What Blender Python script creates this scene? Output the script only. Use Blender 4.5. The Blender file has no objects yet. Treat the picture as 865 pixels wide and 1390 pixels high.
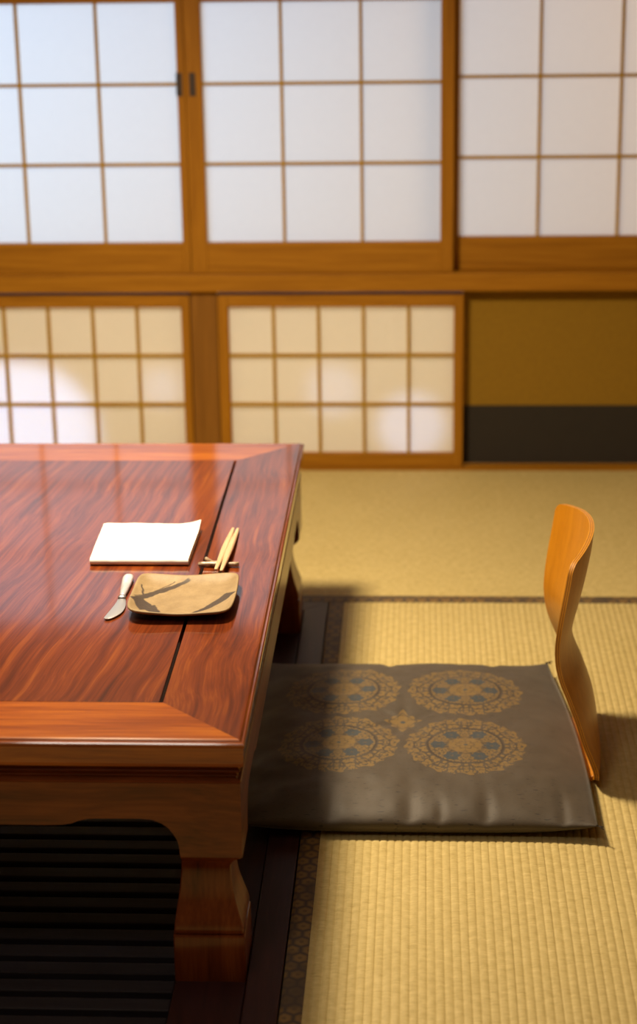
import bpy, bmesh, math, random
from mathutils import Vector, Matrix, noise
random.seed(4)
sc = bpy.context.scene
COL = sc.collection
PI = math.pi

# ------------------------------------------------------------------ camera
F_PX, PITCH, YAW, ROLL = 2618.0, 0.309935, 0.055098, -0.015639
EYE = Vector((0, 0, 1.5))
fw = Vector((-math.sin(YAW)*math.cos(PITCH), math.cos(YAW)*math.cos(PITCH), -math.sin(PITCH)))
r0 = Vector((math.cos(YAW), math.sin(YAW), 0)); u0 = r0.cross(fw)
r1 = r0*math.cos(ROLL) + u0*math.sin(ROLL); u1 = -r0*math.sin(ROLL) + u0*math.cos(ROLL)
cd = bpy.data.cameras.new('camera'); cam = bpy.data.objects.new('camera', cd); COL.objects.link(cam)
M = Matrix(((r1.x, u1.x, -fw.x, EYE.x), (r1.y, u1.y, -fw.y, EYE.y), (r1.z, u1.z, -fw.z, EYE.z), (0, 0, 0, 1)))
cam.matrix_world = M
cd.sensor_fit = 'HORIZONTAL'; cd.sensor_width = 24; cd.lens = F_PX/865*24
cd.shift_y = -45/865
cd.clip_start = 0.05
cd.dof.use_dof = True; cd.dof.focus_distance = 3.0; cd.dof.aperture_fstop = 3.3
sc.camera = cam

# ------------------------------------------------------------------ object helpers
def put(name, verts, faces, mats, parent=None, origin=(0, 0, 0), smooth=False, bevel=0, seg=2, mi=None, auto=None, merge=0):
    """One mesh object; verts in world coordinates, stored about the origin (or the parent's base)."""
    if parent is not None: origin = parent['_o']
    ox, oy, oz = origin
    me = bpy.data.meshes.new(name)
    me.from_pydata([(v[0]-ox, v[1]-oy, v[2]-oz) for v in verts], [], faces)
    if not isinstance(mats, (list, tuple)): mats = [mats]
    for m in mats: me.materials.append(m)
    if mi: me.polygons.foreach_set('material_index', mi)
    bm = bmesh.new(); bm.from_mesh(me)
    if merge: bmesh.ops.remove_doubles(bm, verts=bm.verts, dist=merge)
    bmesh.ops.recalc_face_normals(bm, faces=bm.faces); bm.to_mesh(me); bm.free()
    if smooth: me.polygons.foreach_set('use_smooth', [True]*len(me.polygons))
    me.update()
    o = bpy.data.objects.new(name, me); COL.objects.link(o)
    if parent is not None: o.parent = parent
    else: o.location = origin
    if bevel:
        b = o.modifiers.new('bevel', 'BEVEL'); b.width = bevel; b.segments = seg; b.limit_method = 'ANGLE'; b.angle_limit = math.radians(35)
        b.harden_normals = False
    if auto:
        e = o.modifiers.new('split', 'EDGE_SPLIT'); e.split_angle = math.radians(auto)
    return o

def thing(name, label, cat, loc, group=None):
    o = bpy.data.objects.new(name, None); COL.objects.link(o); o.location = loc; o['_o'] = list(loc)
    o.empty_display_size = .05
    if label: o['label'] = label
    if cat: o['category'] = cat
    if group: o['group'] = group
    return o
def struct(name, loc=(0, 0, 0)):
    o = bpy.data.objects.new(name, None); COL.objects.link(o); o.location = loc; o['_o'] = list(loc); o['kind'] = 'structure'
    return o
def tag(o, label, cat, group=None):
    o['label'] = label; o['category'] = cat
    if group: o['group'] = group
    return o

class G:
    """collects shapes for ONE mesh"""
    def __init__(s): s.v = []; s.f = []; s.m = []
    def add(s, vs, fs, m=0):
        k = len(s.v); s.v += [tuple(v) for v in vs]; s.f += [tuple(i+k for i in f) for f in fs]; s.m += [m]*len(fs); return s
    def box(s, x0, x1, y0, y1, z0, z1, m=0):
        vs = [(x, y, z) for x in (x0, x1) for y in (y0, y1) for z in (z0, z1)]
        return s.add(vs, [(0, 1, 3, 2), (4, 6, 7, 5), (0, 4, 5, 1), (2, 3, 7, 6), (0, 2, 6, 4), (1, 5, 7, 3)], m)
    def prism(s, poly, fn, m=0):
        """poly: list of 2D points; fn(p, k) -> 3D with k = 0, 1 for the two ends"""
        n = len(poly)
        vs = [fn(p, 0) for p in poly] + [fn(p, 1) for p in poly]
        return s.add(vs, [tuple(range(n))[::-1], tuple(range(n, 2*n))] + [(i, (i+1) % n, (i+1) % n+n, i+n) for i in range(n)], m)
    def loft(s, rings, cap=True, m=0):
        n = len(rings[0]); vs = [p for r in rings for p in r]; fs = []
        for k in range(len(rings)-1):
            for i in range(n):
                fs.append((k*n+i, k*n+(i+1) % n, (k+1)*n+(i+1) % n, (k+1)*n+i))
        if cap: fs += [tuple(range(n))[::-1], tuple((len(rings)-1)*n+i for i in range(n))]
        return s.add(vs, fs, m)
    def put(s, name, mats, parent=None, **k):
        return put(name, s.v, s.f, mats, parent, mi=s.m if any(s.m) else None, **k)

def lerp_table(t, x):
    if x <= t[0][0]: return t[0][1]
    for (a, fa), (b, fb) in zip(t, t[1:]):
        if x <= b:
            return fa + (fb-fa)*(x-a)/(b-a)
    return t[-1][1]
def smooth_table(t, x):
    """Catmull-Rom through the table"""
    n = len(t)
    if x <= t[0][0]: return t[0][1]
    if x >= t[-1][0]: return t[-1][1]
    for i in range(n-1):
        if x <= t[i+1][0]:
            x0, y0 = t[i]; x1, y1 = t[i+1]
            m0 = (t[i+1][1]-t[max(i-1, 0)][1])/(t[i+1][0]-t[max(i-1, 0)][0])
            j = min(i+2, n-1); m1 = (t[j][1]-y0)/(t[j][0]-x0)
            h = x1-x0; s = (x-x0)/h
            return (2*s**3-3*s*s+1)*y0+(s**3-2*s*s+s)*h*m0+(-2*s**3+3*s*s)*y1+(s**3-s*s)*h*m1

# ------------------------------------------------------------------ node helpers
class X:
    """arithmetic on shader sockets"""
    def __init__(s, nt, sock): s.nt = nt; s.s = sock
    def _m(s, op, *a, clamp=False):
        n = s.nt.nodes.new('ShaderNodeMath'); n.operation = op; n.use_clamp = clamp
        for i, b in enumerate((s,)+a):
            if isinstance(b, X): s.nt.links.new(b.s, n.inputs[i])
            else: n.inputs[i].default_value = b
        return X(s.nt, n.outputs[0])
    def __add__(s, b): return s._m('ADD', b)
    __radd__ = __add__
    def __sub__(s, b): return s._m('SUBTRACT', b)
    def __rsub__(s, b): return (s*-1)+b
    def __mul__(s, b): return s._m('MULTIPLY', b)
    __rmul__ = __mul__
    def __truediv__(s, b): return s._m('DIVIDE', b)
    def abs(s): return s._m('ABSOLUTE')
    def sin(s): return s._m('SINE')
    def cos(s): return s._m('COSINE')
    def sqrt(s): return s._m('SQRT')
    def mod(s, b): return s._m('FLOORED_MODULO', b)
    def ping(s, b): return s._m('PINGPONG', b)
    def floor(s): return s._m('FLOOR')
    def atan2(s, b): return s._m('ARCTAN2', b)
    def min(s, b): return s._m('MINIMUM', b)
    def max(s, b): return s._m('MAXIMUM', b)
    def lt(s, t, w=.002): return ((t-s)/w+.5)._m('MULTIPLY', 1, clamp=True)   # soft: 1 where s < t
    def gt(s, t, w=.002): return ((s-t)/w+.5)._m('MULTIPLY', 1, clamp=True)

class Mat:
    def __init__(s, name, rough=.5, spec=.5, coat=0, coat_r=.1, metal=0):
        s.m = bpy.data.materials.new(name); s.m.use_nodes = True; s.nt = s.m.node_tree
        s.b = s.nt.nodes['Principled BSDF']
        s.b.inputs['Roughness'].default_value = rough; s.b.inputs['Specular IOR Level'].default_value = spec
        s.b.inputs['Coat Weight'].default_value = coat; s.b.inputs['Coat IOR'].default_value = 1.6; s.b.inputs['Coat Roughness'].default_value = coat_r
        s.b.inputs['Metallic'].default_value = metal
        t = s.nt.nodes.new('ShaderNodeTexCoord'); s.co = t.outputs['Object']
        sp = s.nt.nodes.new('ShaderNodeSeparateXYZ'); s.nt.links.new(s.co, sp.inputs[0])
        s.x, s.y, s.z = (X(s.nt, sp.outputs[i]) for i in range(3))
    def vec(s, x, y, z):
        n = s.nt.nodes.new('ShaderNodeCombineXYZ')
        for i, b in enumerate((x, y, z)):
            if isinstance(b, X): s.nt.links.new(b.s, n.inputs[i])
            else: n.inputs[i].default_value = b
        return n.outputs[0]
    def noise(s, vec, scale=1, detail=3, rough=.5, dist=0):
        n = s.nt.nodes.new('ShaderNodeTexNoise'); n.inputs['Scale'].default_value = scale; n.inputs['Detail'].default_value = detail
        n.inputs['Roughness'].default_value = rough; n.inputs['Distortion'].default_value = dist
        s.nt.links.new(vec if not isinstance(vec, X) else vec.s, n.inputs['Vector']); return X(s.nt, n.outputs['Fac'])
    def ramp(s, fac, stops):
        n = s.nt.nodes.new('ShaderNodeValToRGB'); e = n.color_ramp.elements
        while len(e) < len(stops): e.new(.5)
        for q, (p, c) in zip(e, stops): q.position = p; q.color = (*c, 1)
        s.nt.links.new(fac.s, n.inputs[0]); return n.outputs[0]
    def mix(s, fac, a, b):
        n = s.nt.nodes.new('ShaderNodeMix'); n.data_type = 'RGBA'
        if isinstance(fac, X): s.nt.links.new(fac.s, n.inputs[0])
        else: n.inputs[0].default_value = fac
        for i, c in ((6, a), (7, b)):
            if isinstance(c, tuple): n.inputs[i].default_value = (*c, 1)
            else: s.nt.links.new(c, n.inputs[i])
        return n.outputs[2]
    def color(s, c):
        if isinstance(c, tuple): s.b.inputs['Base Color'].default_value = (*c, 1)
        else: s.nt.links.new(c, s.b.inputs['Base Color'])
        return s
    def bump(s, h, dist=.001, strength=1):
        n = s.nt.nodes.new('ShaderNodeBump'); n.inputs['Distance'].default_value = dist; n.inputs['Strength'].default_value = strength
        s.nt.links.new(h.s, n.inputs['Height']); s.nt.links.new(n.outputs[0], s.b.inputs['Normal']); return s

def wood(name, axis, stops, freq=60, stretch=14, rough=.35, coat=0, coat_r=.1, warp=.03, wscale=3, bump=.0002, seed=0, skew=0, spec=.5, fine=.35, dist=.35):
    """grain that runs along axis ('x', 'y', 'z')"""
    m = Mat(name, rough, spec, coat, coat_r)
    a = {'x': m.x, 'y': m.y, 'z': m.z}[axis]
    o = [q for k, q in (('x', m.x), ('y', m.y), ('z', m.z)) if k != axis]
    lo = m.noise(m.vec(m.x+seed, m.y+seed*1.7, m.z), wscale, 2, .5)
    w = (lo-.5)*warp*2
    p, q = o[0]+w+a*skew, o[1]+w*.6
    v = m.vec(p*freq, q*freq, a*(freq/stretch)+seed)
    g1 = m.noise(v, 1, 4, .6, dist)
    g2 = m.noise(m.vec(p*freq*6, q*freq*6, a*(freq/stretch)*2), 1, 3, .6)
    f = g1*(1-fine)+g2*fine
    f = (f-.5)*1.65+.5
    m.color(m.ramp(f, stops))
    if bump: m.bump(g2, bump, .5)
    return m.m

# rosewood of the table: orange red with dark streaks
RW = [(.10, (.026, .006, .003)), (.38, (.095, .017, .004)), (.60, (.165, .032, .0055)), (.92, (.30, .086, .011))]
RWF = [(.12, (.11, .019, .003)), (.40, (.27, .058, .005)), (.62, (.39, .102, .007)), (.9, (.56, .18, .012))]
table_kw = dict(rough=.36, coat=1, coat_r=.09, spec=.08)
m_panel = wood('rosewood_panel', 'y', RW, 78, 44, warp=.026, wscale=3.0, seed=3.1, fine=.30, skew=-.12, dist=.25, **table_kw)
m_rail_x = wood('rosewood_grain_across', 'x', RWF, 60, 16, warp=.02, seed=1.2, **table_kw)
m_rail_y = wood('rosewood_grain_along', 'y', RW, 50, 16, warp=.03, seed=5.2, **table_kw)
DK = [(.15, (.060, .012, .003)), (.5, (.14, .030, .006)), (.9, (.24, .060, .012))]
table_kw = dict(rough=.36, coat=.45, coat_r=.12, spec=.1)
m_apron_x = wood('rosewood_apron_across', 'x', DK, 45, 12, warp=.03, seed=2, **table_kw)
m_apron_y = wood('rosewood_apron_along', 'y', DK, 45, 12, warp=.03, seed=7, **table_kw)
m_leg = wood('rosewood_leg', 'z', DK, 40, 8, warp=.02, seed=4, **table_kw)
# cedar of the sliding screens
CD = [(.15, (.25, .098, .005)), (.5, (.36, .150, .008)), (.9, (.46, .205, .015))]
cedar = dict(rough=.55, spec=.18, warp=.01)
m_cx = wood('cedar_grain_across', 'x', CD, 90, 25, **cedar)
m_cz = wood('cedar_grain_upright', 'z', CD, 90, 25, **cedar)
CP = [(.15, (.17, .070, .010)), (.5, (.24, .102, .014)), (.9, (.31, .14, .022))]
m_lx = wood('cedar_lattice_across', 'x', [(.15, (.36, .20, .02)), (.9, (.55, .34, .05))], 90, 25, **cedar)
m_lz = wood('cedar_lattice_upright', 'z', [(.15, (.36, .20, .02)), (.9, (.55, .34, .05))], 90, 25, **cedar)
m_post = wood('cedar_post', 'z', CP, 60, 20, **cedar)
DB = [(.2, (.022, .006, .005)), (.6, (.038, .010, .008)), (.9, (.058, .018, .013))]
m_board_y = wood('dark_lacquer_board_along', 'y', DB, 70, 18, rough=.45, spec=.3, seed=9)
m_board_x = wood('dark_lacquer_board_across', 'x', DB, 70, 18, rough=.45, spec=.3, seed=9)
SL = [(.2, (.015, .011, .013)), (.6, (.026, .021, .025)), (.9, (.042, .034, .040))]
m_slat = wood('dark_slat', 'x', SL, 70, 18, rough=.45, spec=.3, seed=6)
# bent plywood
PL = [(.15, (.42, .150, .004)), (.5, (.50, .190, .007)), (.9, (.57, .235, .012))]
m_ply = wood('maple_veneer', 'z', PL, 70, 22, rough=.36, coat=.08, coat_r=.2, spec=.3, seed=2)
m_ply_a = wood('plywood_edge_pale', 'z', [(.2, (.60, .25, .02)), (.9, (.78, .38, .05))], 200, 12, rough=.4)
m_ply_b = wood('plywood_edge_dark', 'z', [(.2, (.30, .11, .02)), (.9, (.46, .19, .04))], 200, 12, rough=.4)

def paper(name, col, tr):
    m = bpy.data.materials.new(name); m.use_nodes = True; nt = m.node_tree; nt.nodes.clear()
    out = nt.nodes.new('ShaderNodeOutputMaterial'); d = nt.nodes.new('ShaderNodeBsdfDiffuse'); t = nt.nodes.new('ShaderNodeBsdfTranslucent'); mx = nt.nodes.new('ShaderNodeMixShader')
    tc = nt.nodes.new('ShaderNodeTexCoord'); n = nt.nodes.new('ShaderNodeTexNoise'); n.inputs['Scale'].default_value = 60; n.inputs['Detail'].default_value = 5
    r = nt.nodes.new('ShaderNodeValToRGB'); r.color_ramp.elements[0].position = .3; r.color_ramp.elements[0].color = (*[c*.985 for c in col], 1); r.color_ramp.elements[1].position = .7; r.color_ramp.elements[1].color = (*col, 1)
    nt.links.new(tc.outputs['Object'], n.inputs['Vector']); nt.links.new(n.outputs['Fac'], r.inputs[0])
    nt.links.new(r.outputs[0], d.inputs['Color']); nt.links.new(r.outputs[0], t.inputs['Color'])
    mx.inputs[0].default_value = tr; nt.links.new(d.outputs[0], mx.inputs[1]); nt.links.new(t.outputs[0], mx.inputs[2]); nt.links.new(mx.outputs[0], out.inputs['Surface'])
    return m
m_paper = paper('shoji_paper', (.86, .84, .80), .5)

def plain(name, col, rough=.6, var=.12, scale=40, bump=.0003, **k):
    m = Mat(name, rough, **k)
    n = m.noise(m.co_x() if False else m.vec(m.x, m.y, m.z), scale, 5, .6)
    m.color(m.ramp(n, [(.25, tuple(c*(1-var) for c in col)), (.75, tuple(min(1, c*(1+var)) for c in col))]))
    if bump: m.bump(n, bump, .6)
    return m.m
m_mustard = plain('mustard_sand_plaster', (.28, .152, .006), .95, .10, 90, .0006)
m_skirt = plain('charcoal_paper_dado', (.026, .020, .013), .9, .08, 30)
m_plaster = plain('cream_plaster', (.62, .50, .32), .9, .06, 60)
m_ceil = wood('ceiling_boards', 'y', [(.2, (.40, .26, .12)), (.9, (.55, .38, .20))], 40, 20)
m_dark = plain('dark_metal_pull', (.035, .018, .008), .45, .2, 80)
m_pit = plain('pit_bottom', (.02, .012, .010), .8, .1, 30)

# ------------------------------------------------------------------ tatami
def tatami_mat_material(name, along):
    m = Mat(name, .62, .35)
    a, c = (m.y, m.x) if along == 'y' else (m.x, m.y)
    rush = m.noise(m.vec(c*45, a*900, m.z), 1, 2, .6)             # rush stems cross the ribs
    patch = m.noise(m.vec(m.x, m.y, m.z), 9, 3, .5)
    tone = m.noise(m.vec(c*81.3, a*70, 0), 1, 2, .5)
    f = rush*.65+tone*.33+patch*.10-.04
    m.color(m.ramp(f, [(.30, (.40, .295, .095)), (.5, (.545, .425, .165)), (.72, (.68, .545, .24))]))
    m.bump(rush, .0006, .7)
    return m.m
m_tat_y = tatami_mat_material('woven_rush_ribs_deep', 'y')
m_tat_x = tatami_mat_material('woven_rush_ribs_across', 'x')
m_core = plain('mat_edge_straw', (.42, .32, .14), .9)
def heri_material():
    m = Mat('brocade_edging', .6, .3)
    s = 40.0
    # tortoiseshell hexagons with gold centres
    def near(ox, oy):
        px = ((m.x*s+ox).mod(1.0)-.5); py = ((m.y*s+oy).mod(1.732)-.866)
        return px, py
    p1x, p1y = near(0, 0); p2x, p2y = near(.5, .866)
    d1 = (p1x*p1x+p1y*p1y).sqrt(); d2 = (p2x*p2x+p2y*p2y).sqrt()
    h1 = p1x.abs().max(p1x.abs()*.5+p1y.abs()*.866); h2 = p2x.abs().max(p2x.abs()*.5+p2y.abs()*.866)
    h = h1.min(h2)
    big = m.noise(m.vec(m.x, m.y, 0), 17, 1, .5).gt(.44, .12)*.8+.2
    fill = h.lt(.38, .16)*big
    core = h.lt(.12, .05)
    line = h.gt(.44, .04)
    th = m.noise(m.vec(m.x*900, m.y*900, 0), 1, 1)
    c = m.mix(fill*.9, (.085, .062, .042), (.27, .16, .05))
    c = m.mix(core*.6, c, (.10, .065, .035))
    c = m.mix(line*.3, c, (.06, .045, .035))
    c = m.mix(th*.3, c, (.05, .04, .03))
    m.color(c); m.bump(th, .0003, .5)
    return m.m
m_heri = heri_material()
RIB = .01235
def tatami(x0, x1, y0, y1, along, label, group=None, edges=(1, 1), fine=True):
    """a mat with ribs running along 'x' or 'y' and brocade edging down its two long sides"""
    root = thing('tatami_mat', label, 'tatami mat', ((x0+x1)/2, (y0+y1)/2, -.055), group)
    H = .033 if along == 'y' else .036
    lo, hi = (x0, x1) if along == 'y' else (y0, y1)
    s0, s1 = (y0, y1) if along == 'y' else (x0, x1)
    a, b = lo+H*.9, hi-H*.9
    n = int(round((b-a)/RIB)); w = (b-a)/n; prof = []
    K = (0, .10, .24, .5, .76, .90) if fine else (0, .25, .75)
    for i in range(n):
        for t in K:
            prof.append((a+(i+t)*w, -.0016+.0016*(1-abs(2*t-1)**3.2)+random.uniform(-.00008, .00008)))
    prof.append((b, -.0016))
    g = G(); m_ = 24 if fine else 2
    vs = []; wig = {}
    for k in range(m_+1):
        s = s0+(s1-s0)*k/m_
        for i, (c, z) in enumerate(prof):
            rib = i//len(K); dz = noise.noise((rib*7.3, s*4, 0))*.00035
            dc = noise.noise((rib*.6, s*3.0, 5))*.0012 if 0 < i < len(prof)-1 else 0
            vs.append((c+dc, s, z+dz) if along == 'y' else (s, c+dc, z+dz))
    L = len(prof); fs = [(k*L+i, k*L+i+1, (k+1)*L+i+1, (k+1)*L+i) for k in range(m_) for i in range(L-1)]
    g.add(vs, fs)
    put('woven_surface', g.v, g.f, m_tat_y if along == 'y' else m_tat_x, root, smooth=True)
    c = G(); c.box(x0+.001, x1-.001, y0+.001, y1-.001, -.055, -.0035); c.put('core', m_core, root)
    for k, e in enumerate(edges):
        if not e: continue
        q0, q1 = (lo, lo+H) if k == 0 else (hi-H, hi)
        g = G()
        out, inn = (q0, q1) if k == 0 else (q1, q0)
        sg = 1 if k == 0 else -1
        pr = [(out+sg*.0005, -.05), (out+sg*.0005, -.004), (out+sg*.0018, -.0004), (out+sg*.006, .0006), (inn-sg*.003, .0008), (inn, -.0002), (inn-sg*.0005, -.0018), (out+sg*.004, -.004)]
        g.prism(pr, (lambda p, t: (p[0], s0+(s1-s0)*t, p[1])) if along == 'y' else (lambda p, t: (s0+(s1-s0)*t, p[0], p[1])))
        g.put('border', m_heri, root)
    return root

XB = -.1925          # left edge of the front mat
tatami(XB, .725, 2.02, 3.82, 'y', 'pale straw tatami mat under the grey cushion, its ribs running away from the viewer')
tatami(-1.08, .74, 3.822, 4.795, 'x', 'straw tatami mat lying crosswise along the paper screens behind the table')

# ------------------------------------------------------------------ room shell
g = G(); g.box(-3.2, 2.6, -1.6, 4.95, -.12, -.0555); o = g.put('floor', m_core); o['kind'] = 'structure'
# floor beside the visible mats, made up level with them
g = G(); g.box(.727, 2.5, -1.5, 4.80, -.055, -.001); g.box(XB, .725, -1.5, 2.018, -.055, -.001); g.box(-3.1, -1.95, -1.5, 4.80, -.055, -.001)
g.box(-1.95, XB, -1.5, 2.15, -.055, -.001); g.box(-1.95, -1.082, 3.822, 4.80, -.055, -.001); g.box(.725, .727, 2.02, 4.80, -.055, -.003)
o = g.put('floor_outer', m_tat_y); o.name = 'floor_side'; o['kind'] = 'structure'

WY = 4.759
# window screens ------------------------------------------------
def lattice_screen(name, gx, gz, x0, x1, z0, z1, yf, depth=.03, bar=.0075, pull=None, fw_=None):
    """glazing lines gx (columns) and gz (rows) inside a wooden frame x0..x1, z0..z1"""
    root = struct(name, ((x0+x1)/2, yf, z0))
    g = G(); g.box(x0, gx[0], yf, yf+depth, z0, z1); g.box(gx[-1], x1, yf, yf+depth, z0, z1)
    st = g.put('stile', m_cz, root, bevel=.0015)
    g = G(); g.box(gx[0], gx[-1], yf+.002, yf+depth-.002, z0, gz[0]); g.box(gx[0], gx[-1], yf+.002, yf+depth-.002, gz[-1], z1)
    g.put('rail', m_cx, root, bevel=.001)
    g = G()
    for x in gx[1:-1]: g.box(x-bar/2, x+bar/2, yf+.008, yf+.020, gz[0], gz[-1])
    g.put('upright_lattice', m_lz, root)
    g = G()
    for z in gz[1:-1]: g.box(gx[0], gx[-1], yf+.0085, yf+.0195, z-bar/2, z+bar/2)
    g.put('cross_lattice', m_lx, root)
    g = G(); g.add([(gx[0], yf+.021, gz[0]), (gx[-1], yf+.021, gz[0]), (gx[-1], yf+.021, gz[-1]), (gx[0], yf+.021, gz[-1])], [(0, 1, 2, 3)])
    g.put('paper', m_paper, root)
    if pull:
        px, pz = pull; g = G()
        for a in (-1, 1): g.box(px+a*.0065-.001, px+a*.0065+.001, yf-.0015, yf+.004, pz-.028, pz+.028)
        for a in (-1, 1): g.box(px-.0075, px+.0075, yf-.0015, yf+.004, pz+a*.027-.001, pz+a*.027+.001)
        g.box(px-.006, px+.006, yf-.0005, yf+.003, pz-.027, pz+.027)
        g.put('finger_pull', m_dark, root)
    return root
ROW = [.5925+.196*i for i in range(4)]
TOPZ = ROW[-1]+.05
lattice_screen('window_1', [-.594-.1955*k for k in (3, 2, 1, 0)], ROW, -1.222, -.5745, .516, TOPZ, WY, pull=(-.590+.0015, .985))
lattice_screen('window_2', [-.533, -.3385, -.144, .0505], ROW, -.5735, .083, .516, TOPZ, WY, pull=(-.556, .985))
lattice_screen('window_3', [.0955, .2935, .4915, .6895], [.597+.1975*i for i in range(4)], .062, .728, .516, TOPZ, WY+.038)
RL = [.041, .1705, .300, .4285]
lattice_screen('window_4', [-.605-.1143*k for k in (5, 4, 3, 2, 1, 0)], RL, -1.205, -.5835, .006, .4585, WY, bar=.0085)
lattice_screen('window_5', [-.4855+.1142*k for k in range(6)], RL, -.512, .1095, .006, .4585, WY, bar=.0085)

g = G(); g.box(-1.6, 2.5, WY-.012, WY+.085, .4700, .5155); o = g.put('trim_1', m_cx, bevel=.002); o['kind'] = 'structure'      # middle rail
g = G(); g.box(-1.6, 1.2, WY-.012, WY+.085, TOPZ, TOPZ+.06); o = g.put('trim_2', m_cx, bevel=.002); o['kind'] = 'structure'  # upper rail
g = G(); g.box(-1.6, 2.5, WY-.008, WY+.036, -.05, .0055); o = g.put('trim_3', m_cx, bevel=.001); o['kind'] = 'structure'      # sill
g = G(); g.box(-.5815, -.5135, WY+.006, WY+.07, .0055, .4700); o = g.put('trim_4', m_post, bevel=.002); o['kind'] = 'structure'  # post
g = G(); g.box(-1.6, -1.2065, WY+.006, WY+.07, .0055, .4700); g.box(-1.6, -1.2235, WY+.002, WY+.08, .5155, TOPZ); g.box(.729, 2.5, WY+.002, WY+.08, .5155, TOPZ)
g.box(-3.1, -1.6, WY, WY+.08, -.05, 2.45); g.box(-1.6, 2.5, WY, WY+.08, TOPZ+.06, 2.45)
g.box(.1105, 2.5, WY+.040, WY+.09, .0055, .4700)
o = g.put('wall_back', m_mustard); o['kind'] = 'structure'
g = G(); g.box(.1105, 2.5, WY+.036, WY+.0399, .0055, .160); o = g.put('baseboard_back', m_skirt); o['kind'] = 'structure'
g = G(); g.box(-3.2, -3.1, -1.6, 4.95, -.06, 2.45); o = g.put('wall_left', m_plaster); o['kind'] = 'structure'
g = G(); g.box(2.5, 2.6, -1.6, 4.95, -.06, 2.45); o = g.put('wall_right', m_plaster); o['kind'] = 'structure'
g = G(); g.box(-3.1, 2.5, -1.6, -1.5, -.06, 2.45); o = g.put('wall_front', m_plaster); o['kind'] = 'structure'
g = G(); g.box(-3.2, 2.6, -1.6, 4.95, 2.45, 2.5); o = g.put('ceiling', m_ceil); o['kind'] = 'structure'
# unseen boards added outside; the upper keeps daylight off the lower screens
g = G(); g.box(-3.2, 2.6, WY+.086, 6.6, .475, .505); g.box(-3.2, 2.6, WY+.086, 6.6, -.08, -.06); o = g.put('daylight_block', m_plaster); o['kind'] = 'structure'

# ------------------------------------------------------------------ pit frame and slats
PX1, PX0, PY1, PY0 = XB, -1.95, 3.820, 2.15
BW = .0500
t = thing('pit_frame', 'dark red-brown lacquered board frame set flush in the mats around the table', 'floor frame', (-1.07, 3, -.055))
g = G(); g.prism([(PX1-.0007, PY0), (PX1-.0007, PY1), (PX1-BW, PY1-BW), (PX1-BW, PY0+BW)], lambda p, k: (p[0], p[1], (-.055, .0015)[k])); g.put('frame_board', m_board_y, t, bevel=.0015)
g = G(); g.prism([(PX0, PY1), (PX1-.0007, PY1), (PX1-BW, PY1-BW), (PX0+BW, PY1-BW)], lambda p, k: (p[0], p[1]-.0007, (-.055, .0015)[k])); g.put('frame_board', m_board_x, t, bevel=.0015)
g = G(); g.prism([(PX0, PY0), (PX0, PY1), (PX0+BW, PY1-BW), (PX0+BW, PY0+BW)], lambda p, k: (p[0], p[1], (-.055, .0015)[k])); g.put('frame_board', m_board_y, t, bevel=.0015)
g = G(); g.prism([(PX0, PY0), (PX1-.0007, PY0), (PX1-BW, PY0+BW), (PX0+BW, PY0+BW)], lambda p, k: (p[0], p[1], (-.055, .0015)[k])); g.put('frame_board', m_board_x, t, bevel=.0015)
sl = thing('slatted_floor_panel', 'dark slatted wooden floor panel under the table', 'floor panel', (-1.07, 3, -.055))
ix0, ix1, iy0, iy1 = PX0+BW+.002, PX1-BW-.002, PY0+BW+.002, PY1-BW-.002
for a, b in ((ix0, ix0+.09), (ix1-.100, ix1)):
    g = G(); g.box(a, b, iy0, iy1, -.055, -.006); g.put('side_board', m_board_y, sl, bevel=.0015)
g = G(); y = iy0+.004
while y+.030 < iy1:
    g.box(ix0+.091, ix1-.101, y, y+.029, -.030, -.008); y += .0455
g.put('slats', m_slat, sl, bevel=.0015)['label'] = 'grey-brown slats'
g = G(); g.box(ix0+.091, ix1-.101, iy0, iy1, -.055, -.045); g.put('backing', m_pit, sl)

# ------------------------------------------------------------------ the table
TX1, TX0, TY0, TY1, TZ = -.236, -1.906, 2.360, 3.768, .370
RW_ = .1265            # width of the frame rails of the top
tb = thing('low_table', 'low reddish rosewood dining table with a framed top, shaped apron and curved square legs', 'table', ((TX0+TX1)/2, (TY0+TY1)/2, -.006))
def corner(k, d):      # the four mitre corners, d = distance in from the edge
    return [(TX1-d, TY0+d), (TX1-d, TY1-d), (TX0+d, TY1-d), (TX0+d, TY0+d)][k % 4]
# edge profile of the top: (distance in, height)
edge = [(.006, .3295), (.0035, .331), (.0022, .336), (.0018, .350), (.0012, .3600), (.0002, .3622), (.0004, .3650), (.0022, .3668), (.0042, .3664), (.0052, .3672), (.0072, .3695), (.0100, .3700)]
FAR = .105
def rail(k, mat):
    q = edge+[(RW_, TZ), (RW_, .335), (.03, .3295)]
    def P(d, z, c):
        x, y = corner(c, d)
        # the far rail is a little narrower
        return (x, y, z)
    g = G(); n = len(q); vs = [P(d, z, k) for d, z in q]+[P(d, z, k+1) for d, z in q]
    g.add(vs, [tuple(range(n)), tuple(range(n, 2*n))[::-1]]+[(i, (i+1) % n, (i+1) % n+n, i+n) for i in range(n)])
    return g.put('top_rail', mat, tb)
for k, m in enumerate((m_rail_y, m_rail_x, m_rail_y, m_rail_x)): rail(k, m)
gp = .0058            # the open joint beside the panel; tight at the near and far side
g = G(); g.box(TX0+RW_+gp, TX1-RW_-gp, TY0+RW_+.0016, TY1-RW_, .345, TZ-.00003); g.put('top_panel', m_panel, tb, bevel=.0003)
g = G(); g.box(TX0+RW_-.005, TX1-RW_+.005, TY0+RW_-.005, TY1-RW_+.005, .3298, .3445); g.put('under_panel', m_pit, tb)
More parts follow.
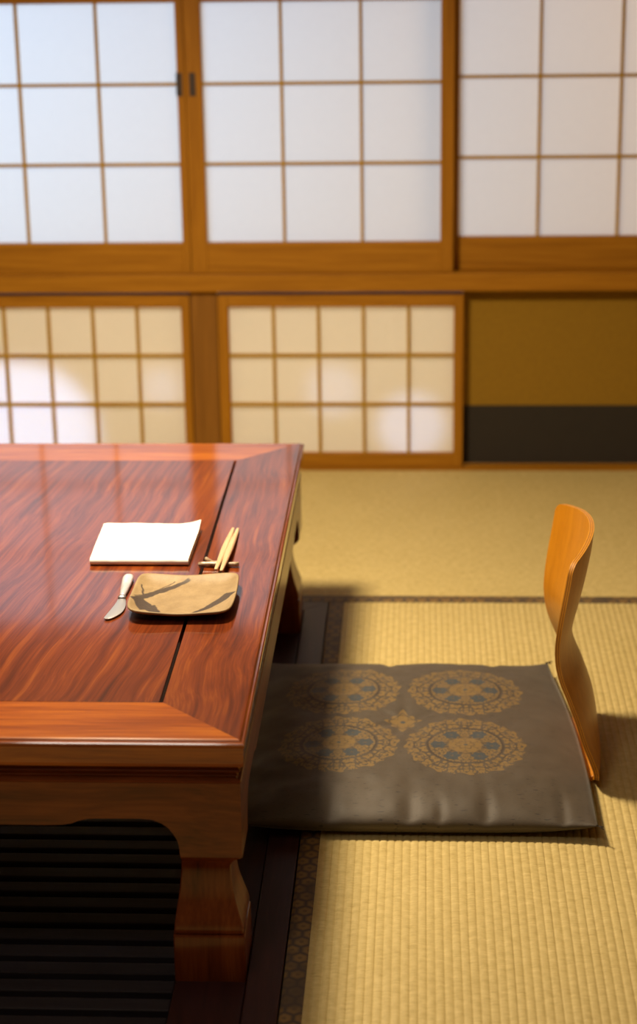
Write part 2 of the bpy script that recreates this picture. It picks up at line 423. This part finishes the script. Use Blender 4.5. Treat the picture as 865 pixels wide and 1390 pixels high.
# waist between top and apron
def ringbox(d0, d1, z0, z1, mats, name, prof=None):
    for k, m in enumerate(mats):
        q = prof or [(d0, z0), (d0, z1), (d1, z1), (d1, z0)]
        g = G(); n = len(q); vs = [(*corner(k, d), z) for d, z in q]+[(*corner(k+1, d), z) for d, z in q]
        g.add(vs, [tuple(range(n)), tuple(range(n, 2*n))[::-1]]+[(i, (i+1) % n, (i+1) % n+n, i+n) for i in range(n)])
        g.put(name, m, tb)
ringbox(0, 0, 0, 0, (m_apron_y, m_apron_x)*2, 'waist', [(.012, .3075), (.014, .3115), (.011, .3140), (.0135, .3175), (.0085, .3205), (.0075, .3230), (.0100, .3260), (.012, .3293), (.05, .3293), (.05, .3075)])
# apron with its arch; polygon along the side (s from the corner), z
OUT = .008
def apron(k, mat):
    a = Vector((*corner(k, OUT), 0)); b = Vector((*corner(k+1, OUT), 0)); d = (b-a); L = d.length; d.normalize(); nrm = Vector((-d.y, d.x, 0))
    c = Vector(((TX0+TX1)/2, (TY0+TY1)/2, 0))
    if (c-a).dot(nrm) < 0: nrm = -nrm
    arch = [(0, .1905), (.0855, .1905), (.0866, .193), (.0872, .205), (.0900, .217), (.0950, .2262), (.1010, .2345), (.1100, .2420), (.1230, .2474), (.140, .2490), (.205, .2486), (.215, .2478), (.226, .2448), (.236, .2408), (.248, .2388), (.270, .2380)]
    low = [(s, z) for s, z in arch]+[(L-s, z) for s, z in arch[::-1]]
    top = [(L, .3040), (0, .3040)]
    g = G()
    T = .026
    ps = low+top
    g.prism(ps, lambda p, e: tuple(a+d*(min(max(p[0], e*T), L-e*T))+nrm*(e*T)+Vector((0, 0, p[1]))))
    # bead along the upper edge
    g.prism([(-.0015, .3040), (-.0022, .3055), (-.0012, .3072), (.004, .3076), (.03, .3076), (.03, .3040)], lambda p, e: tuple(a+d*(.001 if not e else L-.001)+nrm*(p[0]+.001)+Vector((0, 0, p[1]))))
    return g.put('apron', mat, tb)
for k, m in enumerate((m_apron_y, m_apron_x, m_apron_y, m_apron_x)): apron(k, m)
outp = [(0, 0), (.064, 0), (.0660, .0010), (.0675, .0042), (.0700, .0016), (.076, .0018), (.085, .0040), (.100, .0088), (.120, .0142), (.140, .0172), (.155, .0180), (.165, .0180), (.173, .0166), (.179, .0125), (.184, .0065), (.188, .0022), (.192, .0012), (.3040, .0012)]
inp = [(0, .1010), (.066, .1010), (.0675, .0990), (.0700, .1000), (.085, .0985), (.105, .0955), (.130, .0915), (.155, .0888), (.180, .0870), (.193, .0868), (.3040, .0868)]
zs = sorted(set([z for z, _ in outp]+[z for z, _ in inp]+[.072+.006*i for i in range(21)]))
for k in range(4):
    cx_, cy_ = corner(k, OUT); sx = -1 if cx_ > -1 else 1; sy = 1 if cy_ < 3 else -1
    rings = []
    for z in zs:
        o_ = smooth_table(outp, z) if .068 < z < .19 else lerp_table(outp, z); i_ = lerp_table(inp, z); r = .0018
        q = [(o_+r, o_), (i_-r, o_), (i_, o_+r), (i_, i_-r), (i_-r, i_), (o_+r, i_), (o_, i_-r), (o_, o_+r)]
        rings.append([(cx_+sx*p, cy_+sy*w, z if z > 0 else -.006) for p, w in q])
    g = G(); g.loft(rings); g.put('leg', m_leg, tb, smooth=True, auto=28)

# ------------------------------------------------------------------ things on the table
def cloth_material():
    m = Mat('white_linen', .85, .2)
    n = m.noise(m.vec(m.x*700, m.y*700, m.z*700), 1, 2)
    m.color(m.ramp(n, [(.2, (.80, .79, .75)), (.8, (.88, .87, .84))])); m.bump(n, .0003, .5)
    return m.m
m_cloth = cloth_material()
def napkin():
    x0, x1, y0, y1, z0 = -.5575, -.3900, 3.040, 3.222, TZ+.0004
    T = .0029
    def U(yf, zc, rad, yb0, yb1):
        """centre line of one folded sheet: bottom back -> front turn -> top back"""
        pts = [(yb0, zc-rad)]; k = 8
        for i in range(5): pts.append((yb0+(yf+rad-yb0)*(i+1)/5, zc-rad))
        for i in range(1, k): a = -PI/2-PI*i/k; pts.append((yf+rad+math.cos(a)*rad, zc+math.sin(a)*rad))
        for i in range(7): pts.append((yf+rad+(yb1-yf-rad)*i/6, zc+rad))
        return pts
    g = G()
    for yf, rad, yb0, yb1 in ((y0, .0047, y1-.004, y1), (y0+.006, .0015, y1-.009, y1-.006)):
        zc = z0+.0047+T/2
        cl = U(yf, zc, rad, yb0, yb1); n = len(cl)
        th = T/2*.84
        left, right = [], []
        for i, (y, z) in enumerate(cl):
            a = cl[max(i-1, 0)]; b = cl[min(i+1, n-1)]; dy, dz = b[0]-a[0], b[1]-a[1]; l = math.hypot(dy, dz) or 1
            left.append((y-dz/l*th, z+dy/l*th)); right.append((y+dz/l*th, z-dy/l*th))
        prof = left+right[::-1]; rings = []
        NX = 26
        for k in range(NX+1):
            u = k/NX; ring = []
            for (y, z) in prof:
                v = (y-y0)/(y1-y0); top = max(0, (z-zc)/.006)
                x = x0+(x1-x0)*u
                x += (u-.5)*.004*v - .008*(1-u)*v*0
                xx = x+(.004*(1-v) if u < .5 else .002*(1-v))*(1 if u < .5 else 1)*0
                # slight skew of the sides, as it lies a little askew
                xx = x - .002*v*(1-u)
                yy = y+.003*math.sin(u*5)*v
                zz = z+.0012*top*noise.noise((x*30, y*26, 1))+.0008*top*noise.noise((x*80, y*70, 4))
                c = max(0, u-.80)/.2*max(0, v-.86)/.14
                zz += .0075*c*c*max(0, top); yy += .006*c*max(0, top)
                e = max(0, 1-u/.03) if u < .03 else max(0, (u-.97)/.03)
                ring.append((xx, yy, max(zz, z0)))
            rings.append(ring)
        g.loft(rings)
    o = g.put('folded_napkin', m_cloth, origin=((x0+x1)/2, (y0+y1)/2, z0), smooth=True, auto=50)
    return tag(o, 'white linen napkin folded into a rectangle on the table behind the square plate', 'napkin')
napkin()

# plate
PCX, PCY = -.3775, 2.873
def plate_material():
    m = Mat('tan_stoneware', .55, .35)
    n = m.noise(m.vec(m.x, m.y, m.z), 40, 5, .65); f = m.noise(m.vec(m.x, m.y, m.z), 500, 3, .6)
    base = m.ramp(n*.7+f*.3, [(.30, (.20, .135, .060)), (.5, (.265, .185, .088)), (.75, (.35, .255, .13))])
    wob = (m.noise(m.vec(m.x, m.y, 0), 60, 3)-.5)*.008
    dry = m.noise(m.vec(m.x*900, m.y*300, 0), 1, 3, .7)
    def seg(ax, ay, bx, by, w0, w1):
        L = math.hypot(bx-ax, by-ay); ux, uy = (bx-ax)/L, (by-ay)/L
        t = (m.x-ax)*ux+(m.y-ay)*uy; s = ((m.x-ax)*uy*-1+(m.y-ay)*ux)+wob
        w = (t/L*(w1-w0)+w0)*1.15
        return (s.abs()-w).lt(0, .0018)*t.gt(0, .003)*t.lt(L, .004)
    def P(px, py): return ((px-251)/149*.160-.002, (805-py)/50*.165)
    a = [seg(*P(178, 813), *P(214, 796), .0050, .0062), seg(*P(210, 798), *P(254, 783), .0070, .0030), seg(*P(184, 809), *P(206, 822), .0075, .0135),
         seg(*P(202, 817), *P(228, 831), .0125, .0030), seg(*P(180, 808), *P(232, 785), .0010, .0009), seg(*P(184, 792), *P(194, 808), .0013, .0011),
         seg(*P(268, 830), *P(323, 802), .0018, .0090)]
    s = a[0]
    for q in a[1:]: s = s.max(q)
    s = s*(dry.gt(.42, .12)*.25+.74)
    m.color(m.mix(s, base, (.035, .021, .014))); m.bump(f, .0003, .5)
    return m.m
m_plate = plate_material()
def plate():
    z0 = TZ+.0003; A, B = .0820, .0870
    N = 72; g = G()
    def pt(t, s, z):
        c, n = math.cos(t), math.sin(t); p = 12 if n > 0 else 12-4.5*min(1, -n*2.2)
        k = (abs(c)**p+abs(n)**p)**(-1/p)
        x, y = k*c*A*s, k*n*B*s
        # hand-made outline: the sides bulge unevenly, the back edge dips
        u, v = x/A, y/B
        y += -.004*(1-u*u)*max(0, v)*s + .001*math.sin(3*u)*s
        if v < 0: y += -.003*(1-u*u)*s
        x += .003*(1-v*v)*(1 if u > 0 else -1)*s*abs(u)
        return [x+PCX, y+PCY, z]
    def rimz(t, zr):       # corners lift a little
        return zr+.0026*(math.sin(2*t)**2)+.001*math.sin(t*2+1)
    rows = [(.52, 0, 0), (.58, 0, 0), (.62, .0032, 0), (.80, .0058, .25), (.94, .0105, .8), (.99, .0130, 1), (1.0, .0146, 1), (.992, .0162, 1), (.975, .0166, 1), (.94, .0152, .8), (.82, .0106, .4), (.62, .0080, .1), (.35, .0072, 0), (.12, .0070, 0)]
    rings = []
    for s, z, w in rows:
        rings.append([pt(2*PI*i/N, s, z0+z+(rimz(2*PI*i/N, 0))*w) for i in range(N)])
    g.loft(rings)
    o = g.put('square_plate', m_plate, origin=(PCX, PCY, z0), smooth=True)
    return tag(o, 'tan stoneware square plate with dark brown brush strokes and rounded corners', 'plate')
plate()

# butter knife
m_steel = Mat('polished_steel', .38, metal=1).color((.50, .51, .54)).m
def pearl():
    m = Mat('silvery_handle', .3, .6, .5, .1, metal=.25)
    n = m.noise(m.vec(m.x*60, m.y*18, m.z*60), 1, 3, .6, 1.0)
    m.color(m.ramp(n, [(.3, (.42, .42, .46)), (.6, (.66, .68, .74)), (.8, (.80, .82, .88))])); return m.m
m_pearl = pearl()
KX = .0038
kn = thing('butter_knife', 'small butter knife with a silvery handle and broad curved blade, left of the square plate', 'knife', (-.484, 2.89, TZ))
def knife():
    z0 = TZ+.0004
    # handle: loft along a slightly tilted axis from the bolster to the butt
    a = Vector((-.4800, 2.893, 0)); b = Vector((-.4845, 2.990, 0)); a = Vector((-.4795, 2.8880, 0)); b = Vector((-.4815, 2.9800, 0))
    d = (b-a).normalized(); s = Vector((d.y, -d.x, 0)); L = (b-a).length
    prof = [(0, .0040, .0030), (.05, .0048, .0036), (.2, .0062, .0045), (.45, .0076, .0052), (.7, .0088, .0058), (.85, .0090, .0058), (.94, .0080, .0050), (.985, .0055, .0036), (1.0, .0018, .0014)]
    rings = []
    for t, w, h in prof:
        c = a+d*(L*t); ring = []
        for k in range(18):
            q = 2*PI*k/18; ring.append((c.x+s.x*w*math.cos(q), c.y+s.y*w*math.cos(q), z0+h+.0004+h*math.sin(q)*1.0))
        rings.append(ring)
    G().loft(rings).put('handle', m_pearl, kn, smooth=True)
    # bolster
    rings = []
    for t, w, h in ((0, .0040, .0030), (.25, .0062, .0036), (.75, .0066, .0036), (1, .0060, .0022)):
        c = a-d*(.011*t-.001); rings.append([(c.x+s.x*w*math.cos(2*PI*k/18), c.y+s.y*w*math.cos(2*PI*k/18), z0+.0040+h*math.sin(2*PI*k/18)) for k in range(18)])
    G().loft(rings).put('bolster', m_steel, kn, smooth=True)
    # blade outline (s across, t away from the bolster)
    left = [(0, -.0058), (.012, -.0066), (.030, -.0088), (.050, -.0122), (.068, -.0155), (.080, -.0176), (.086, -.0182)]
    right = [(0, .0062), (.012, .0080), (.030, .0098), (.048, .0092), (.062, .0062), (.074, .0005), (.083, -.006), (.087, -.0115)]
    n = 26; top = []; rows = []
    for i in range(n+1):
        t = .0865*i/n
        l_ = smooth_table(left, t); r_ = smooth_table(right, min(t, .0868)); 
        if i == n: l_ = r_-.002
        c = a-d*(.009+t); rows.append([(c+s*(l_+(r_-l_)*q/6), q/6) for q in range(7)])
    def zt(q): return .0030+.0007*math.sin(q*PI)
    g = G(); vs = []
    for row in rows: vs += [(p.x, p.y, z0+zt(q)) for p, q in row]
    for row in rows: vs += [(p.x, p.y, z0+.0018) for p, q in row]
    fs = []; w = 7; K = (n+1)*w
    for i in range(n):
        for q in range(6):
            j = i*w+q; fs.append((j, j+1, j+w+1, j+w)); fs.append((K+j, K+j+w, K+j+w+1, K+j+1))
        fs.append((i*w, (i+1)*w, K+(i+1)*w, K+i*w)); fs.append((i*w+6, K+i*w+6, K+(i+1)*w+6, (i+1)*w+6))
    for q in range(6): fs.append((q, K+q, K+q+1, q+1)); j = n*w+q; fs.append((j, j+1, K+j+1, K+j))
    g.add(vs, fs); g.put('blade', m_steel, kn, smooth=True, auto=40)
knife()

# chopsticks and rest
m_bamboo = wood('pale_cedar_stick', 'y', [(.2, (.44, .29, .16)), (.8, (.58, .41, .25))], 220, 20, rough=.55, spec=.3)
def chopstick(a, b, label):
    a, b = Vector(a), Vector(b); d = (b-a); L = d.length; d.normalize(); s = Vector((d.y, -d.x, 0)).normalized(); u = s.cross(d)
    if u.z < 0: u = -u
    rings = []
    for t, w in ((0, .0018), (.01, .0026), (.08, .0032), (.25, .0044), (.5, .0054), (.72, .0046), (.9, .0033), (.985, .0024), (1, .0015)):
        c = a+d*(L*t); h = w*.72; r = w*.35
        q = [(-w, -h+r), (-w+r, -h), (w-r, -h), (w, -h+r), (w, h-r), (w-r, h), (-w+r, h), (-w, h-r)]
        rings.append([tuple(c+s*p+u*k) for p, k in q])
    g = G(); g.loft(rings)
    o = g.put('chopstick', m_bamboo, origin=tuple(a), smooth=True, auto=40)
    return tag(o, label, 'chopstick', 'pair of chopsticks on the rest')
chopstick((-.3370, 2.980, .3860), (-.3305, 3.224, .3740), 'pale wooden tapered chopstick on the twig rest, the left one of the pair')
chopstick((-.3275, 2.974, .3860), (-.3220, 3.222, .3740), 'pale wooden tapered chopstick on the twig rest, the right one of the pair')
def rest_material():
    m = Mat('glazed_twig', .35, .5, .3, .2)
    n = m.noise(m.vec(m.x*120, m.y*400, m.z*200), 1, 4, .6)
    m.color(m.ramp(n, [(.30, (.07, .045, .03)), (.48, (.30, .20, .11)), (.62, (.52, .44, .33))])); return m.m
def tube(pts, rad, n=12):
    rings = []
    for i, p in enumerate(pts):
        a = Vector(pts[max(i-1, 0)]); b = Vector(pts[min(i+1, len(pts)-1)]); d = (b-a).normalized(); s = d.cross(Vector((0, 0, 1))).normalized(); u = s.cross(d)
        r = rad[i]; rings.append([tuple(Vector(p)+s*(r*math.cos(2*PI*k/n))+u*(r*math.sin(2*PI*k/n))) for k in range(n)])
    return rings
g = G(); z = TZ+.0049
g.loft(tube([(-.3725, 3.036, z), (-.3718, 3.036, z), (-.362, 3.037, z), (-.345, 3.036, z), (-.330, 3.035, z), (-.312, 3.036, z), (-.3045, 3.036, z), (-.3038, 3.036, z)], [.0022, .0040, .0044, .0045, .0040, .0043, .0043, .0025]))
g.loft(tube([(-.3625, 3.064, z), (-.3620, 3.063, z), (-.357, 3.055, z-.0004), (-.349, 3.045, z-.0005), (-.342, 3.038, z-.0005)], [.0022, .0036, .0036, .0034, .003]))
g.loft(tube([(-.358, 3.052, z-.001), (-.350, 3.0485, z-.001), (-.338, 3.046, z-.001), (-.333, 3.043, z-.001)], [.0015, .003, .003, .0025]))
tag(g.put('chopstick_rest', rest_material(), origin=(-.338, 3.04, TZ), smooth=True), 'small forked twig-shaped ceramic rest under the chopstick tips', 'chopstick rest')

# ------------------------------------------------------------------ floor cushion
CX, CY = -.029, 3.103
def cushion_material():
    m = Mat('grey_brown_silk_brocade', .55, .35)
    m.b.inputs['Sheen Weight'].default_value = .15
    th = m.noise(m.vec(m.x*160, m.y*1400, 0), 1, 2, .6)
    soft = m.noise(m.vec(m.x, m.y, 0), 14, 3)
    slub = m.noise(m.vec(m.x*75, m.y*330, 0), 1, 1, .4).gt(.69, .02)
    base = m.ramp(th*.6+soft*.4, [(.3, (.052, .040, .027)), (.7, (.082, .063, .042))])
    base = m.mix(slub*.8, base, (.018, .014, .012))
    gold = (.17, .108, .034); blue = (.026, .044, .058); dark = (.034, .024, .015)
    wx = (m.noise(m.vec(m.x, m.y, 3), 90, 2)-.5)*.004; wy = (m.noise(m.vec(m.x, m.y, 8), 90, 2)-.5)*.004
    goldf = None; bluef = None; darkf = None
    def acc(a, b): return b if a is None else a.max(b)
    for (cx, cy) in ((-.138-CX, 3.228-CY), (.083-CX, 3.226-CY), (-.138-CX, 3.006-CY), (.078-CX, 2.998-CY)):
        x = m.x-cx+wx; y = m.y-cy+wy
        r = (x*x+y*y*.96).sqrt(); th_ = y.atan2(x)
        # fold the angle into a kaleidoscope of twelve
        q = (th_+PI).ping(PI/12); u = r*q.cos(); v = r*q.sin()
        edge_ = q.cos()*0+.1020+((th_*24).sin())*.0020+((th_*12).sin())*.0015
        inside = (r-edge_).lt(0, .001)
        sc1 = (m.noise(m.vec(u*92, v*92, 2), 1, 1.0, .5)-.5).abs().gt(.042, .018)          # scroll work
        band = r.gt(.068, .001)*inside*sc1
        ring = (r-.0640).abs().lt(.0016, .001)*((th_*2+.5).sin()).gt(-.6, .3)
        mid = r.lt(.0625, .001)*(m.noise(m.vec(u*130, v*130, 6), 1, 1, .5)-.5).abs().gt(.045, .02)
        core = (r-.021-((th_*3).cos().abs())*.008).lt(0, .001)*((th_*3).cos().abs().gt(.16, .08).max(r.lt(.006, .001)))
        corel = (r-.010-((th_*3).cos().abs())*.006).abs().lt(.0009, .0006).max((r-.0325).abs().lt(.0009, .0006)*.7).max((r-.0815-((th_*6).cos())*.006).abs().lt(.0010, .0008)*.8)
        goldf = acc(goldf, band.max(mid*.9).max(core))
        darkf = acc(darkf, ring.max(corel))
        # six blue blossoms
        a = (th_+PI/6).mod(PI/3)-PI/6
        bx = r*a.cos()-.0455; by = r*a.sin(); br = (bx*bx+by*by).sqrt(); ba = by.atan2(bx)
        bf = (br-.0108-((ba*3).cos().abs())*.0036).lt(0, .001)
        bluef = acc(bluef, (bf-(br.lt(.0022, .001))).max(r.lt(.0034, .001)))
    x = m.x; y = m.y; r = (x*x+y*y).sqrt(); t4 = y.atan2(x)
    dia = x.abs()*1.10+y.abs()*.80
    cen = (dia-.033-((t4*8).cos())*.004).lt(0, .001)*(dia-.027).abs().gt(.0012, .001)
    quat = (r-.012-((t4*2).cos().abs())*.013)
    goldf = goldf.max(cen); darkf = darkf.max(quat.abs().lt(.0009, .0006)); bluef = bluef.max(r.lt(.0045, .001))
    worn = m.noise(m.vec(m.x, m.y, 1), 150, 2).gt(.36, .2)*.35+.62
    c = m.mix(goldf*worn, base, gold); c = m.mix(darkf*.8, c, dark); c = m.mix(bluef*.85, c, blue)
    m.color(c); m.bump(th, .0004, .6)
    return m.m
m_cush = cushion_material()
def cushion():
    N, Mm = 150, 170
    def side(v, right):      # x of the side edges against y
        y = CY+v*.330
        return (.281-.020*v-.016*v*v) if right else -.300-.006*abs(v)**6
    folds = [(-.02, -1, .25, .05), (.40, -1, .2, .04), (.82, -1, .25, .03), (-.45, -1, .2, .05), (.15, -1, .12, .03), (.6, 1, .15, .04), (-.1, 1, .2, .04)]
    def pt(i, j, up):
        u = -1+2*i/N; v = -1+2*j/Mm
        xr, xl = side(v, 1), side(v, 0); xm, xh = (xr+xl)/2, (xr-xl)/2
        x = xm+u*xh
        yy = CY-.004+v*(.318+.010*abs(u)**6)
        e = max(0, 1-abs(u)**3.4)**.55*max(0, 1-abs(v)**4.2)**.55
        seam = .021+.010*(abs(u)*abs(v))**6
        wr = noise.noise((x*14, yy*14, 0))*.0035+noise.noise((x*40, yy*32, 7))*.0011
        if up:
            z = seam+.043*e+wr*min(1, e*1.6)
            dx, dy = x-CX, yy-CY; r = math.hypot(dx, dy)
            z -= .004*math.exp(-(r/.022)**2)+.006*math.exp(-(r/.07)**2)
            # creases running out of the tuft
            for ang in (.7, 2.5, 3.75, 5.35, 1.6, 4.6):
                ca, sa = math.cos(ang), math.sin(ang); t = dx*ca+dy*sa; s = -dx*sa+dy*ca+.006*math.sin(t*25)
                if t > 0: z -= .0034*math.exp(-(s/.0085)**2)*math.exp(-(t/.085)**2)*(1-math.exp(-(t/.022)**2))
            for fu, sv, ln, w in folds:
                d = (1-v*sv)
                if d < ln*2: z -= .005*math.exp(-((u-fu+.05*d)/w)**2)*math.exp(-(d/ln)**2)*min(1, e*3)
            z += .0022*math.exp(-((abs(u)-.965)/.02)**2)*min(1, e*3)
        else:
            z = seam-(.0200*min(1, e*2.2))*1.0
            z = max(z, .0118 if (u > -.45 and abs(v) < .66 and u < .995) else .0018)
        return (x, yy, z)
    g = G(); vs = []
    for up in (1, 0):
        for i in range(N+1):
            for j in range(Mm+1): vs.append(pt(i, j, up))
    W = Mm+1; K = (N+1)*W; fs = []
    for i in range(N):
        for j in range(Mm):
            a = i*W+j; fs.append((a, a+W, a+W+1, a+1)); fs.append((K+a, K+a+1, K+a+W+1, K+a+W))
    g.add(vs, fs)
    root = thing('floor_cushion', 'large grey-brown brocade floor cushion with four round gold and blue medallions', 'cushion', (CX, CY, 0))
    put('cover', g.v, g.f, m_cush, root, smooth=True, merge=1e-5)
    # twisted threads at the four corners and the centre stitch
    m_thr = plain('dark_thread', (.035, .025, .018), .8)
    for u, v in ((1, -1), (1, 1), (-1, -1), (-1, 1)):
        g = G(); i = N if u > 0 else 0; j = Mm if v > 0 else 0; p = Vector(pt(i, j, 1))
        for k in range(7):
            d = Vector((u*random.uniform(.3, 1), v*random.uniform(.1, .8), random.uniform(-.5, .1))).normalized(); L = random.uniform(.006, .013)
            g.loft(tube([tuple(p-d*.004), tuple(p+d*L*.5+Vector((0, 0, .001))), tuple(p+d*L)], [.0009, .0008, .0004], 6))
        g.put('corner_thread', m_thr, root)
    return root
cushion()

# ------------------------------------------------------------------ legless chair
ch = thing('legless_chair', 'orange bent plywood legless floor chair whose curved back rises behind the cushion', 'chair', (.28, 3.1, 0))
def chair():
    Cz = [(.010, .2985), (.03, .3050), (.05, .3040), (.12, .2930), (.17, .2760), (.20, .2630), (.23, .2545), (.26, .2540), (.31, .2660), (.36, .2765), (.40, .2830), (.445, .2870)]
    Sg = [(.010, .007), (.03, .012), (.05, .016), (.10, .028), (.18, .034), (.25, .032), (.31, .038), (.40, .041), (.445, .041)]
    CYc = 3.105; TH = .0085
    NU, NV = 40, 60
    def hw(z): return .158-.008*math.exp(-((z-.22)/.07)**2)+.004*max(0, 1-z/.1)
    def ztop(u): return .429-.016*u*u
    def front(u, t):
        zt = ztop(u)
        z = .010+(zt-.010)*t
        # rounded upper corners
        w = hw(z); rr = .022
        d = zt-z
        if d < rr: w -= rr-math.sqrt(max(0, rr*rr-(rr-d)**2))
        if z < .055: w -= .034*(1-math.sqrt(max(0, 1-((.055-z)/.045)**2)))
        y = CYc+u*w; k = (y-CYc)/.155
        return Vector((smooth_table(Cz, z)-smooth_table(Sg, z)*k*k, y, z))
    F = [[front(-1+2*i/NU, 1-(1-j/NV)**1.5) for i in range(NU+1)] for j in range(NV+1)]
    def surf(y, z):
        u = (y-CYc)/.155; return smooth_table(Cz, z)-smooth_table(Sg, z)*u*u
    def nrm(j, i):
        p = F[j][i]; e = .003
        n = Vector((1, -(surf(p.y+e, p.z)-surf(p.y-e, p.z))/(2*e), -(surf(p.y, min(p.z+e, .4440))-surf(p.y, max(p.z-e, .0101)))/(min(p.z+e, .4440)-max(p.z-e, .0101))))
        return n.normalized()
    Nn = [[nrm(j, i) for i in range(NU+1)] for j in range(NV+1)]
    W = NU+1; K = (NV+1)*W; vs = []; fs = []; mi = []
    for k in (0, 1):
        for j in range(NV+1):
            for i in range(W): vs.append(tuple(F[j][i]+Nn[j][i]*TH*k))
    for j in range(NV):
        for i in range(NU):
            a = j*W+i; fs.append((a, a+1, a+W+1, a+W)); fs.append((K+a, K+a+W, K+a+W+1, K+a+1)); mi += [0, 0]
    loop = [(j, 0) for j in range(NV+1)]+[(NV, i) for i in range(1, W)]+[(j, NU) for j in range(NV-1, -1, -1)]+[(0, i) for i in range(NU-1, 0, -1)]
    L = 5; base = len(vs); n = len(loop)
    for k in range(1, L):
        for (j, i) in loop: vs.append(tuple(F[j][i]+Nn[j][i]*TH*k/L))
    def idx(k, q):
        j, i = loop[q % n]
        if k == 0: return j*W+i
        if k == L: return K+j*W+i
        return base+(k-1)*n+(q % n)
    for k in range(L):
        for q in range(n):
            fs.append((idx(k, q), idx(k, q+1), idx(k+1, q+1), idx(k+1, q))); mi.append(2 if k in (1, 3) else 1)
    o = put('backrest', vs, fs, [m_ply, m_ply_a, m_ply_b], ch, smooth=True, mi=mi, auto=35)
    g = G(); pr = []
    path = [(-.13, .0052), (.24, .0052), (.275, .0056), (.290, .0075), (.2985, .0115)]
    for i, (x, z) in enumerate(path):
        a = path[max(0, i-1)]; b = path[min(len(path)-1, i+1)]; l = math.hypot(b[0]-a[0], b[1]-a[1]); pr.append((x, z, -(b[1]-a[1])/l, (b[0]-a[0])/l))
    t2 = .0042
    poly = [(x+nx*t2, z+nz*t2) for x, z, nx, nz in pr]+[(x-nx*t2, z-nz*t2) for x, z, nx, nz in pr[::-1]]
    g.prism(poly, lambda p, k: (p[0], CYc+(-.122, .122)[k], p[1]))
    g.put('seat', m_ply, ch, bevel=.001)
chair()

# ------------------------------------------------------------------ light
def area(name, loc, target, size, power, col, size_y=None, spread=None, shape=None):
    l = bpy.data.lights.new(name, 'AREA'); l.energy = power; l.color = col; l.size = size
    if size_y: l.shape = 'RECTANGLE'; l.size_y = size_y
    if shape: l.shape = shape
    if spread: l.spread = spread
    o = bpy.data.objects.new(name, l); COL.objects.link(o); o.location = loc
    o.rotation_euler = (Vector(target)-Vector(loc)).to_track_quat('-Z', 'Y').to_euler(); return o
def spot(name, loc, target, ang, blend, power, col, rad=.03):
    l = bpy.data.lights.new(name, 'SPOT'); l.energy = power; l.color = col; l.spot_size = math.radians(ang); l.spot_blend = blend; l.shadow_soft_size = rad
    o = bpy.data.objects.new(name, l); COL.objects.link(o); o.location = loc
    o.rotation_euler = (Vector(target)-Vector(loc)).to_track_quat('-Z', 'Y').to_euler(); return o
WARM = (1, .80, .54)
area('pendant_light', (-.62, 3.24, 1.52), (-.55, 3.18, 0), .26, 46, WARM, shape='DISK')
area('overhead_light', (-.3, 2.9, 2.40), (-.3, 2.9, 0), 1.2, 5, (1, .80, .55))  # broad soft fill added for ambient light
area('overhead_light', (-.75, 1.35, 2.40), (-.75, 1.6, 0), .5, 9, (1, .90, .78))
area('daylight', (-1.6, 6.1, 1.4), (-.95, 4.8, .9), 2.2, 74, (.44, .66, 1.0), size_y=1.6)
area('warm_fill', (1.3, 5.7, 1.75), (.7, 4.8, 1.0), .8, 18, (1, .64, .32))  # added to warm the right upper screen from behind, no known lamp
area('lower_screen_fill', (-.5, 5.6, .43), (-.5, 4.8, .2), 2.5, 9, (1, .80, .50), size_y=.05)  # added strip behind the lower screens to brighten their paper
for k, (x, z, a, p) in enumerate(((-1.04, .08, 34, 60), (-.665, .215, 9, 14), (-.22, .205, 12, 14), (-.02, .11, 15, 26))):
    spot('daylight_patch_spot', (x-.05, 5.5, z), (x, WY, z), a, .3, p*.62, (.40, .58, 1.0))  # cool spots added behind the paper, standing in for patches of daylight
w = bpy.data.worlds.new('world'); sc.world = w; w.use_nodes = True
w.node_tree.nodes['Background'].inputs[0].default_value = (.55, .68, .9, 1); w.node_tree.nodes['Background'].inputs[1].default_value = .05

vs_ = sc.view_settings
vs_.view_transform = 'Standard'; vs_.look = 'None'; vs_.gamma = 1; vs_.use_curve_mapping = False; vs_.exposure = 0
sc.display_settings.display_device = 'sRGB'
sc.cycles.use_denoising = True
sc.cycles.max_bounces = 8; sc.cycles.diffuse_bounces = 5; sc.cycles.caustics_reflective = False; sc.cycles.caustics_refractive = False
sc.cycles.sample_clamp_indirect = 4
for o in bpy.data.objects:
    if '_o' in o: del o['_o']
